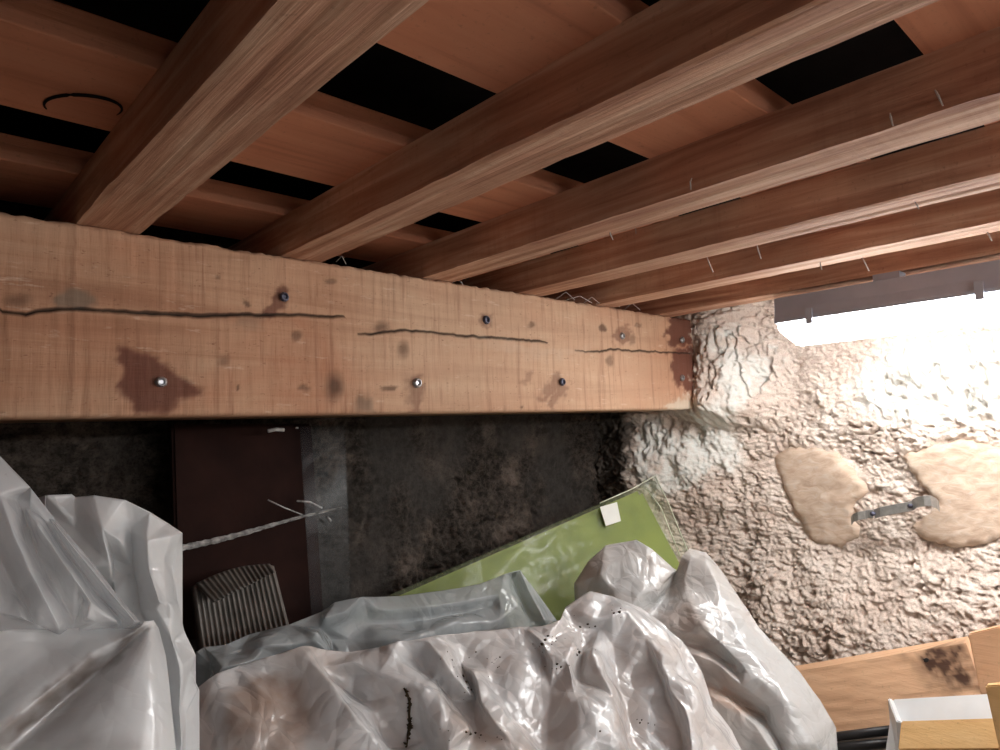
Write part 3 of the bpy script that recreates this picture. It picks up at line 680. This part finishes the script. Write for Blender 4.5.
# big milky sheet in the middle
o = sheet('plastic_sheet', ((.6, .80, -.275), (-.08, -.638, .77)),
    [(150, 760, -.02), (176, 725, -.02), (195, 690, -.01), (222, 672, 0), (240, 664, 0), (287, 652, .01), (304, 649, .005), (352, 651, 0), (378, 648, 0), (398, 641, .01), (430, 637, .01), (475, 632, 0), (520, 627, 0), (543, 626, .0), (560, 620, .005), (566, 606, 0), (590, 591, 0), (612, 596, 0), (640, 607, 0), (662, 622, .0), (682, 640, .0), (702, 672, -.01), (714, 705, -.02), (733, 730, -.03), (748, 762, -.04), (760, 860, -.05), (400, 860, 0), (140, 860, 0)],
    [[(287, 652, .015), (318, 672, .012), (345, 705, .018), (375, 735, .02), (392, 765, .02)],                  # bright fold
     [(304, 649, .012), (320, 670, .0), (336, 690, .012), (360, 725, .022), (380, 752, .02)],
     [(352, 660, .012), (380, 672, .02), (415, 688, .02), (440, 693, .024), (450, 712, .012), (470, 732, .02)],
     [(350, 703, .0), (353, 690, -.014), (356, 672, -.006)],
     [(345, 688, -.012), (365, 700, -.012), (380, 722, -.008), (392, 745, -.008)],
     [(428, 640, .015), (436, 652, .02), (452, 672, .018), (470, 692, .012), (476, 700, -.014)],
     [(420, 655, -.008), (432, 680, -.012), (452, 700, -.014), (476, 735, -.006)],
     [(450, 648, -.01), (460, 662, -.016), (470, 682, -.02), (474, 692, -.02)],
     [(474, 672, .012), (482, 700, .016), (496, 722, .02), (515, 742, .022), (530, 762, .02)],
     [(490, 665, -.006), (500, 700, -.006), (525, 735, -.006), (545, 760, -.004)],
     [(543, 641, .016), (553, 661, .012), (566, 668, .006)],
     [(545, 655, -.008), (550, 690, -.01), (548, 740, -.01)],
     [(568, 660, .016), (576, 690, .02), (580, 740, .018), (582, 780, .01)],
     [(578, 626, -.012), (582, 650, -.008), (580, 680, -.012)],
     [(590, 655, .016), (600, 672, .022), (615, 698, .014), (622, 740, .012)],
     [(600, 628, -.008), (612, 645, -.014), (618, 680, -.016), (628, 720, -.014), (634, 770, -.012)],
     [(596, 618, .015), (612, 614, .02), (628, 612, .02), (648, 632, .016), (660, 660, .022), (672, 668, .008)],
     [(628, 612, .02), (645, 640, .014), (660, 672, .014), (682, 710, .018), (692, 760, .014)],
     [(655, 670, -.01), (672, 710, -.012), (684, 750, -.014)],
     [(668, 632, .012), (680, 660, .014), (698, 690, .014), (712, 730, .012), (722, 765, .0)],
     [(440, 733, .02), (448, 752, .016), (452, 770, .01)], [(425, 740, -.01), (432, 765, -.012)],
     [(240, 675, .0), (262, 690, .01), (258, 730, .012), (250, 770, .01)], [(285, 680, -.008), (300, 705, -.004), (310, 730, .0), (296, 760, .0)],
     [(205, 700, -.008), (212, 730, -.012), (215, 770, -.01)]],
    M['tarp'], crumple=(.0055, 14), seed=3, depth=.05, drop=.3, sm=(0, 1, 1),
    dirt=[([(228, 692), (262, 674), (300, 677), (312, 725), (292, 770), (222, 770)], .8, 9), ([(610, 640), (626, 652), (642, 700), (652, 770), (622, 770), (614, 700)], .45, 6), ([(440, 692), (470, 702), (500, 742), (472, 752), (452, 722)], .35, 7),
          ([(366, 672), (420, 692), (402, 752), (376, 722)], .35, 8), ([(325, 655), (352, 660), (345, 690), (330, 680)], .3, 6), ([(520, 700), (550, 690), (555, 760), (520, 760)], .25, 9), ([(180, 700), (215, 690), (215, 760), (175, 760)], .6, 12)])
tag(o, 'big crumpled milky plastic sheet spread over the heap in the middle', 'plastic sheet')
# white bag against the right wall
o = sheet('plastic_bag', ((1.22, .90, -.27), (-.35, -.62, .70)),
    [(574, 584, -.02), (588, 562, 0), (606, 545, .02), (636, 540, .03), (652, 549, .03), (672, 567, .015), (677, 570, .0), (682, 556, .02), (690, 548, .02), (706, 552, .02), (718, 566, .02), (742, 602, .02), (760, 628, .02), (780, 650, .015), (800, 672, .01), (820, 700, .0), (836, 728, -.02), (838, 765, -.03), (838, 860, -.05), (680, 860, -.10), (620, 720, -.14), (584, 620, -.10)],
    [[(620, 558, .025), (615, 590, .015), (612, 640, .0)], [(636, 540, .03), (650, 562, .04), (674, 572, .02)], [(600, 575, .02), (640, 595, .02), (660, 588, .02), (675, 573, -.01)],
     [(677, 570, -.01), (672, 585, -.018), (655, 610, -.02), (652, 640, -.01)], [(690, 560, .03), (684, 580, .02), (676, 592, -.006)],
     [(685, 595, .02), (700, 625, .03), (722, 645, .03), (745, 668, .028), (770, 705, .02), (790, 745, .015)],
     [(706, 560, .035), (722, 600, .04), (750, 650, .04), (790, 705, .035), (815, 745, .02)],
     [(665, 622, .0), (690, 632, .015), (720, 642, .02)], [(670, 638, -.015), (700, 645, -.012), (730, 665, -.008)], [(682, 650, .006), (712, 660, .012), (742, 685, .018), (760, 712, -.014)],
     [(702, 680, -.03), (722, 690, -.025), (745, 705, -.025), (764, 716, -.02)], [(708, 695, .0), (730, 700, .008), (755, 722, .012), (775, 755, .01)],
     [(730, 740, -.02), (750, 755, -.02)], [(772, 730, -.005), (780, 742, -.01), (784, 765, -.01)]],
    M['rbag'], crumple=(.004, 12), seed=11, depth=.06, drop=.3, sm=(0, 1, 1),
    dirt=[([(652, 612), (690, 602), (742, 690), (702, 690)], .4, 9), ([(700, 678), (735, 692), (766, 716), (740, 714), (705, 696)], .8, 4), ([(575, 580), (600, 590), (640, 600), (600, 606)], .3, 6)])
tag(o, 'white plastic bag slumped below the green slab at the right', 'plastic bag')
# clear wrap round the long bundle behind the sheet
bun = empty('wrapped_bundle'); tag(bun, 'long flat bundle in bluish clear plastic lying before the green slab', 'bundle')
sheet('clear_wrap', ((.55, .96, -.253), (0, -.80, .60)),
    [(196, 652, .0), (204, 647, 0), (225, 645, 0), (250, 634, 0), (290, 624, 0), (321, 612, .0), (335, 602, .01), (362, 597, .01), (400, 596, 0), (440, 591, 0), (480, 584, 0), (505, 574, .015), (520, 570, .02), (530, 583, .01), (545, 603, 0), (557, 621, -.01), (552, 634, -.03), (480, 660, -.02), (400, 690, -.02), (300, 715, .0), (200, 735, .01), (188, 715, .0), (205, 690, .03), (215, 675, .02), (210, 665, .0)],
    [[(335, 602, .01), (324, 618, .02), (320, 628, .0), (330, 640, -.015), (333, 650, -.02)], [(362, 597, .01), (345, 612, .018), (330, 630, .0)],
     [(352, 618, .0), (350, 640, -.01), (340, 652, -.01)], [(204, 647, .02), (222, 668, .03), (205, 684, .03)], [(250, 634, .0), (240, 652, .0), (252, 660, .02), (262, 648, .02)],
     [(225, 655, .01), (262, 642, .02), (290, 645, .02), (312, 640, .025), (318, 632, .03)], [(318, 632, .03), (328, 645, .02), (330, 652, .02)],
     [(505, 574, .02), (512, 590, .01), (518, 606, .015), (512, 622, .0)], [(520, 570, .025), (532, 595, .015), (545, 620, .01)], [(515, 582, -.012), (525, 604, -.01), (530, 624, -.01)],
     [(380, 610, .01), (440, 606, .012), (500, 594, .01)], [(400, 640, .02), (450, 622, .02), (500, 620, .012)], [(370, 625, -.008), (430, 620, -.008), (490, 607, -.008)],
     [(215, 690, .0), (250, 690, -.02), (300, 670, -.03)]],
    M['clear'], bun, crumple=(.0035, 16), seed=21, depth=.05, drop=.2)
a = at(250, 655, 'y', 1.02); b = at(505, 597, 'y', 1.02)
quad_slab('bundle_core', a+np.array([0, 0, -.01]), b, b+np.array([0, -.06, -.25]), a+np.array([0, -.06, -.25]), (0, .06, 0), flat('grey_core', (.22, .21, .20), .8, .2), bun, .01)

# left: tall sack, thin film in front of it, foreground bag
o = sheet('tall_sack', ((.15, .74, -.05), (.12, -.98, .16)),
    [(-60, 515, -.03), (30, 501, -.02), (46, 495, 0), (72, 494, .0), (76, 497, 0), (95, 495, .01), (125, 500, .01), (150, 512, .01), (168, 523, .0), (182, 533, .0), (177, 546, 0), (175, 570, 0), (177, 600, .0), (184, 630, .0), (195, 655, .0), (190, 670, 0), (200, 690, 0), (186, 715, 0), (180, 760, 0), (180, 860, .0), (-60, 860, 0)],
    [[(95, 495, .01), (100, 530, .02), (112, 565, .02), (115, 600, .01)], [(118, 540, .02), (114, 560, -.012), (113, 590, -.014), (122, 640, -.01)], [(150, 512, .01), (146, 540, .022), (150, 570, .02), (155, 610, .02)],
     [(130, 530, .0), (135, 570, -.012), (142, 610, -.012)], [(168, 523, .01), (172, 536, .015), (165, 560, .01), (166, 600, .02), (172, 640, .02), (180, 690, .02)], [(155, 610, .02), (160, 602, .03), (172, 606, .02)],
     [(174, 640, .0), (182, 665, .02), (186, 690, .0), (180, 720, .01)], [(160, 640, -.01), (165, 680, -.012), (172, 720, -.01)], [(76, 497, -.004), (72, 530, -.006), (60, 570, .0)]],
    M['lbag'], crumple=(.005, 12), sm=(0, 1, 1), seed=31, depth=.04, drop=.3)
tag(o, 'tall rounded sack of cloudy plastic standing at the left', 'plastic bag')
o = sheet('plastic_film', ((.09, .60, -.05), (.06, -.98, .17)),
    [(-70, 400, 0), (0, 456, 0), (30, 487, 0), (56, 520, .0), (90, 560, .0), (118, 596, .0), (140, 622, .0), (120, 632, -.01), (60, 640, -.01), (-70, 645, 0)],
    [[(0, 496, .006), (10, 525, .012), (30, 570, .014), (58, 627, .014)], [(38, 525, .012), (52, 545, .012), (75, 580, .014), (90, 602, .012), (118, 622, .01)], [(56, 524, .012), (82, 558, .014), (110, 592, .014), (136, 622, .012)],
     [(45, 515, -.008), (66, 550, -.008), (98, 595, -.008), (122, 620, -.006)], [(20, 500, -.01), (40, 560, -.01), (75, 625, -.008)], [(83, 598, -.004), (87, 618, .014), (96, 622, .01)], [(-10, 540, -.01), (15, 590, -.01), (35, 625, -.006)],
     [(0, 614, .01), (22, 618, .014), (48, 626, .006)]],
    M['lfilm'], crumple=(.0018, 10), seed=41, depth=.015, drop=.02)
tag(o, 'taut see-through film with straight folds running down from the left edge', 'plastic film')
o = sheet('plastic_bag', ((.17, .58, -.15), (.10, -.78, .62)),
    [(-70, 632, 0), (0, 629, 0), (60, 628, 0), (110, 627, .0), (132, 629, .005), (145, 621, .012), (154, 620, .01), (159, 628, .0), (166, 655, 0), (170, 690, 0), (176, 750, .0), (184, 860, .0), (-70, 860, 0)],
    [[(154, 620, .012), (130, 636, .016), (100, 652, .012), (60, 682, .012), (0, 728, .012), (-50, 765, .01)], [(150, 624, .006), (120, 650, -.008), (90, 680, -.012), (40, 725, -.012), (0, 760, -.012)],
     [(152, 628, .012), (125, 665, .012), (90, 705, .012), (50, 760, .014)], [(155, 640, .01), (150, 690, .018), (148, 760, .02)], [(60, 640, -.005), (20, 670, -.008), (-30, 700, -.01)]],
    M['lbag'], crumple=(.0035, 9), seed=51, depth=.1, drop=.3, sm=(2, 2, 2),
    dirt=[([(150, 624), (120, 640), (90, 655), (50, 686), (-60, 766), (-60, 800), (0, 752), (40, 724), (80, 692), (120, 658)], .85, 5), ([(-60, 800), (0, 750), (50, 712), (100, 672), (70, 715), (20, 760)], .4, 9), ([(60, 756), (85, 735), (150, 738), (150, 765), (60, 765)], .3, 10), ([(-5, 640), (20, 650), (15, 690), (-5, 710)], .2, 12)])
tag(o, 'cloudy plastic bag with a dirty crease in the near left corner', 'plastic bag')

# ------------------------------------------------------------------ green slab in clear wrap
gs = empty('green_slab'); tag(gs, 'lime green foam slab in clear wrap leaning against the dark wall', 'foam slab')
T0 = at(392, 598, 'y', 1.12); T1 = at(643, 488, 'y', 1.08); Bt = at(679, 556, 'y', .99); dv = Bt-T1; ln = T1-T0; nn = np.cross(ln, dv); nn /= np.linalg.norm(nn); nn = nn if nn[1] > 0 else -nn
T0 = T0-ln*.12
quad_slab('foam', T0, T1, T1+dv*1.35, T0+dv*1.35, nn*.065, M['green'], gs, .012)
def on_slab(px, py, off):
    r_ = ray(px, py); q0 = T1-nn*off; return r_*((q0@nn)/(r_@nn))
M['edgeglint'] = flat('wrap_edge_glint', (.72, .76, .60), .25, .6)
def wrap():
    e = .008; a0 = T0-nn*e-dv*.03; a1 = T1-nn*e-dv*.03; L = ln/np.linalg.norm(ln); bm = bmesh.new()
    tip = at(655, 474, 'y', 1.11); rs = []
    secs = [(a0, dv*1.4), (a0*.5+a1*.5, dv*1.4), (a1, dv*1.4), (a1+L*.03, dv*1.35)]
    for (q, d_) in secs: rs.append([bm.verts.new(p_) for p_ in (q+d_, q+d_*.5, q, q+nn*.04-dv*.02, q+nn*.085, q+nn*.085+d_)])
    end = [bm.verts.new(p_) for p_ in (Bt+L*.06+dv*.35, Bt+L*.045-dv*.25, tip, tip+nn*.02, tip+nn*.05+L*.0, Bt+L*.05+nn*.06+dv*.3)]
    rs.append(end)
    for i in range(len(rs)-1):
        for k in range(5): bm.faces.new((rs[i][k], rs[i][k+1], rs[i+1][k+1], rs[i+1][k]))
    for _ in range(4): bmesh.ops.subdivide_edges(bm, edges=list(bm.edges), cuts=1, use_grid_fill=True)
    for v in bm.verts:
        g = abs(float(vnoise(v.co.x*22, v.co.y*22, v.co.z*40, s=4)))*.008; v.co += Vector(-nn)*g
    bm_obj('clear_wrap', bm, M['wrap'], gs, True)
wrap()
for pp in ([(655, 476), (668, 502), (688, 552)], [(646, 488), (661, 508), (680, 556)], [(655, 476), (632, 489), (600, 503)]):
    tube('wrap_edge_glint', [on_slab(x, y, .012 if k else .004) for k, (x, y) in enumerate(pp)], .0016, M['edgeglint'], gs, 6)  # pale tubes: light along the wrap's edges put into their colour
la, lb, lc, ld = [at(x, y, 'y', 1.055) for x, y in ((600, 507), (617, 502), (621, 521), (606, 526))]
L4 = [on_slab(x, y, .0175) for x, y in ((600, 507), (617, 502), (621, 521), (606, 526))]
quad_slab('paper_label', *L4, nn*.001, M['label'], gs, .0002)

# ------------------------------------------------------------------ dark wrapped cardboard standing under the beam
cb = empty('wrapped_cardboard'); tag(cb, 'dark brown cardboard in shiny clear film standing in the shade under the beam', 'cardboard')
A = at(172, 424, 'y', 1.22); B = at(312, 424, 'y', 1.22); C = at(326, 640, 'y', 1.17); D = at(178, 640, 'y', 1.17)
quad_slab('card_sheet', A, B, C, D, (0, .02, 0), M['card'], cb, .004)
def film_band():
    bm = bmesh.new(); n = 60; rows = [[], [], [], [], []]
    for k in range(n):
        t = k/(n-1); px = 181+161*t; py = 548-40*t+1.2*math.sin(t*6); wd = (3.4-2.5*t)*(1+.35*float(fbm(t*60, 5, 0, s=3)))
        for q, f in enumerate((-1, -.4, 0, .5, 1)):
            rows[q].append(bm.verts.new(at(px, py+wd*f, 'y', 1.178+.004*abs(f)+.0016*float(fbm(t*50, q*2.3, 0, s=4)))))
    for q in range(4):
        for k in range(n-1): bm.faces.new((rows[q][k], rows[q][k+1], rows[q+1][k+1], rows[q+1][k]))
    ex = bmesh.ops.extrude_face_region(bm, geom=list(bm.faces))
    for v in ex['geom']:
        if isinstance(v, bmesh.types.BMVert): v.co.y += .002
    return bm_obj('film_edge_glint', bm, M['glintfilm'], cb)
M['glintfilm'] = flat('painted_glint_film', (.62, .61, .60), .22, .9, var=.75, scale=90, bump=.9)  # pale base colour paints the highlights on the shaded film
film_band()
fa = at(300, 426, 'y', 1.205); fb = at(345, 426, 'y', 1.205); fc = at(352, 620, 'y', 1.15); fd = at(312, 620, 'y', 1.15)
quad_slab('film_flap', fa, fb, fc, fd, (0, .003, 0), M['darkwrap'], cb, .001)
for (pp, rr) in [([(268, 431), (276, 429.5), (284, 430)], .0035), ([(296, 428), (298, 428)], .002), ([(268, 500), (285, 508), (303, 515)], .0012), ([(297, 501), (310, 502), (322, 508)], .0018), ([(327, 517), (331, 521)], .0025)]:
    tube('painted_film_glint', [at(x, y, 'y', 1.165) for x, y in pp], rr, M['glintfilm'], cb, 6)  # thin pale tubes drawn as glints on the film
# ribbed plastic pad in front of it
rp = empty('ribbed_pad'); tag(rp, 'grey ribbed plastic pad propped before the dark cardboard', 'plastic pad')
def ribbed():
    bm = bmesh.new(); nu, nv = 90, 14; q = [(193, 588), (274, 566), (292, 636), (203, 660)]; g = []
    for j in range(nv):
        v = j/(nv-1); row = []
        for i in range(nu):
            u_ = i/(nu-1); x = (q[0][0]*(1-u_)+q[1][0]*u_)*(1-v)+(q[3][0]*(1-u_)+q[2][0]*u_)*v; y = (q[0][1]*(1-u_)+q[1][1]*u_)*(1-v)+(q[3][1]*(1-u_)+q[2][1]*u_)*v
            y += -5*math.sin(math.pi*u_)*(1-v)
            rib = .0028*math.cos(u_*2*math.pi*17); row.append(bm.verts.new(at(x, y, 'y', 1.115-.05*v+rib+.012*math.sin(3*v+u_*2))))
        g.append(row)
    for j in range(nv-1):
        for i in range(nu-1): bm.faces.new((g[j][i], g[j][i+1], g[j+1][i+1], g[j+1][i]))
    ex = bmesh.ops.extrude_face_region(bm, geom=list(bm.faces))
    for v in ex['geom']:
        if isinstance(v, bmesh.types.BMVert): v.co.y += .012
    bm_obj('ribbed_face', bm, M['ribbed'], rp, True)
    # flap folded over the top
    bm = bmesh.new(); g = []; q = [(196, 584), (270, 564), (276, 572), (214, 603)]
    for j in range(8):
        v = j/7; row = []
        for i in range(60):
            u_ = i/59; x = (q[0][0]*(1-u_)+q[1][0]*u_)*(1-v)+(q[3][0]*(1-u_)+q[2][0]*u_)*v; y = (q[0][1]*(1-u_)+q[1][1]*u_)*(1-v)+(q[3][1]*(1-u_)+q[2][1]*u_)*v-5*math.sin(math.pi*u_)*(1-v)
            row.append(bm.verts.new(at(x, y, 'y', 1.10-.035*v+.004*math.cos(u_*2*math.pi*15))))
        g.append(row)
    for j in range(7):
        for i in range(59): bm.faces.new((g[j][i], g[j][i+1], g[j+1][i+1], g[j+1][i]))
    ex = bmesh.ops.extrude_face_region(bm, geom=list(bm.faces))
    for v in ex['geom']:
        if isinstance(v, bmesh.types.BMVert): v.co.y += .004
    bm_obj('folded_flap', bm, M['ribbed'], rp, True)
ribbed()

# ------------------------------------------------------------------ small dry bits on the sheet
SP0, SN = np.array((.6, .80, -.275)), np.array((-.08, -.638, .77)); SN = SN/np.linalg.norm(SN)
from mathutils.bvhtree import BVHTree
def bvh(o): return BVHTree.FromPolygons([v.co[:] for v in o.data.vertices], [p.vertices[:] for p in o.data.polygons])
SH = bvh(bpy.data.objects['plastic_sheet'])
def on_sheet(px, py, lift):
    r_ = ray(px, py); r_ = r_/np.linalg.norm(r_); hit = SH.ray_cast(Vector((0, 0, 0)), Vector(tuple(r_)))
    return r_*((hit[3] if hit[0] is not None else 1.0)-(lift-.029))
sp = empty('dry_sprig'); tag(sp, 'dark dried moss sprig stuck upright on the milky sheet', 'sprig')
path = [(404, 688), (408, 696), (410, 704), (409, 714), (410, 724), (408, 735), (407, 746)]
tube('stem', [on_sheet(x, y, .03) for x, y in path], [.0012, .0016, .0018, .0016, .0018, .0016, .001], M['sprig'], sp, 6)
rs_ = random.Random(3)
for k in range(34):
    i = rs_.randrange(len(path)-1); t = rs_.random(); x = path[i][0]*(1-t)+path[i+1][0]*t; y = path[i][1]*(1-t)+path[i+1][1]*t
    a = rs_.uniform(-1.2, 1.2)+(math.pi if rs_.random() < .5 else 0); l = rs_.uniform(2, 4)
    tube('leaflet', [on_sheet(x, y, .03), on_sheet(x+l*.5*math.cos(a), y+l*.5*math.sin(a), .032), on_sheet(x+l*math.cos(a), y+l*math.sin(a)-.5, .031)], [.0009, .0016, .0004], M['sprig'], sp, 5)

# crumbs of dirt lying on the sheet: too many and too small to tell apart
bm = bmesh.new(); rs_ = random.Random(9)
spots = [(545, 640, 2.2), (542, 644, 1.8), (548, 636, 1.5), (557, 664, 1.6), (561, 667, 1.2), (579, 652, 1.8), (577, 655, 1.3), (619, 612, 2.0), (614, 613, 1.3), (463, 676, 1.6), (466, 682, 1.5), (468, 688, 1.3), (471, 690, 1.2), (466, 732, 1.6), (470, 734, 1.8), (475, 733, 1.5), (481, 735, 1.0), (580, 627, 1.6), (588, 624, 1.6), (595, 626, 1.4), (600, 731, 1.2), (640, 723, 1.0), (476, 652, 1.0), (500, 657, 1.0), (452, 660, 1.1)]
for _ in range(60):
    a_ = rs_.choice(spots); spots.append((a_[0]+rs_.gauss(0, 7), a_[1]+rs_.gauss(0, 5), rs_.uniform(.4, .8))) if len(spots) < 85 else None
for x, y, r in spots:
    d = Vector(tuple(ray(x, y))).normalized(); hit = SH.ray_cast(Vector((0, 0, 0)), d)
    if hit[0] is None: continue
    rr = r*hit[3]/FPX*.9; q = bmesh.ops.create_icosphere(bm, subdivisions=1, radius=rr)
    for v in q['verts']: v.co = Vector((v.co.x*rs_.uniform(.6, 1.6), v.co.y*rs_.uniform(.6, 1.3), v.co.z*rs_.uniform(.5, 1.2)))+hit[0]
o = bm_obj('dirt_crumbs', bm, M['sprig']); tag(o, 'dark crumbs of dirt scattered on the milky plastic sheet', 'dirt', kind='stuff')
# wisps of cobweb along the top of the beam
bmr = bpy.data.objects['timber_beam']
for (a, b, c) in [((556, 299), (566, 292), (575, 300)), ((566, 300), (580, 296), (592, 303)), ((584, 303), (592, 297), (600, 304)), ((596, 304), (606, 300), (620, 307)), ((336, 262), (342, 256), (346, 264)), ((625, 309), (632, 303), (640, 310)), ((452, 283), (458, 278), (463, 285))]:
    tube('cobweb_thread', [at(*a, 'y', .992), at(*b, 'y', .985), at(*c, 'y', .992)], .0006, M['cobweb'], bmr, 4)
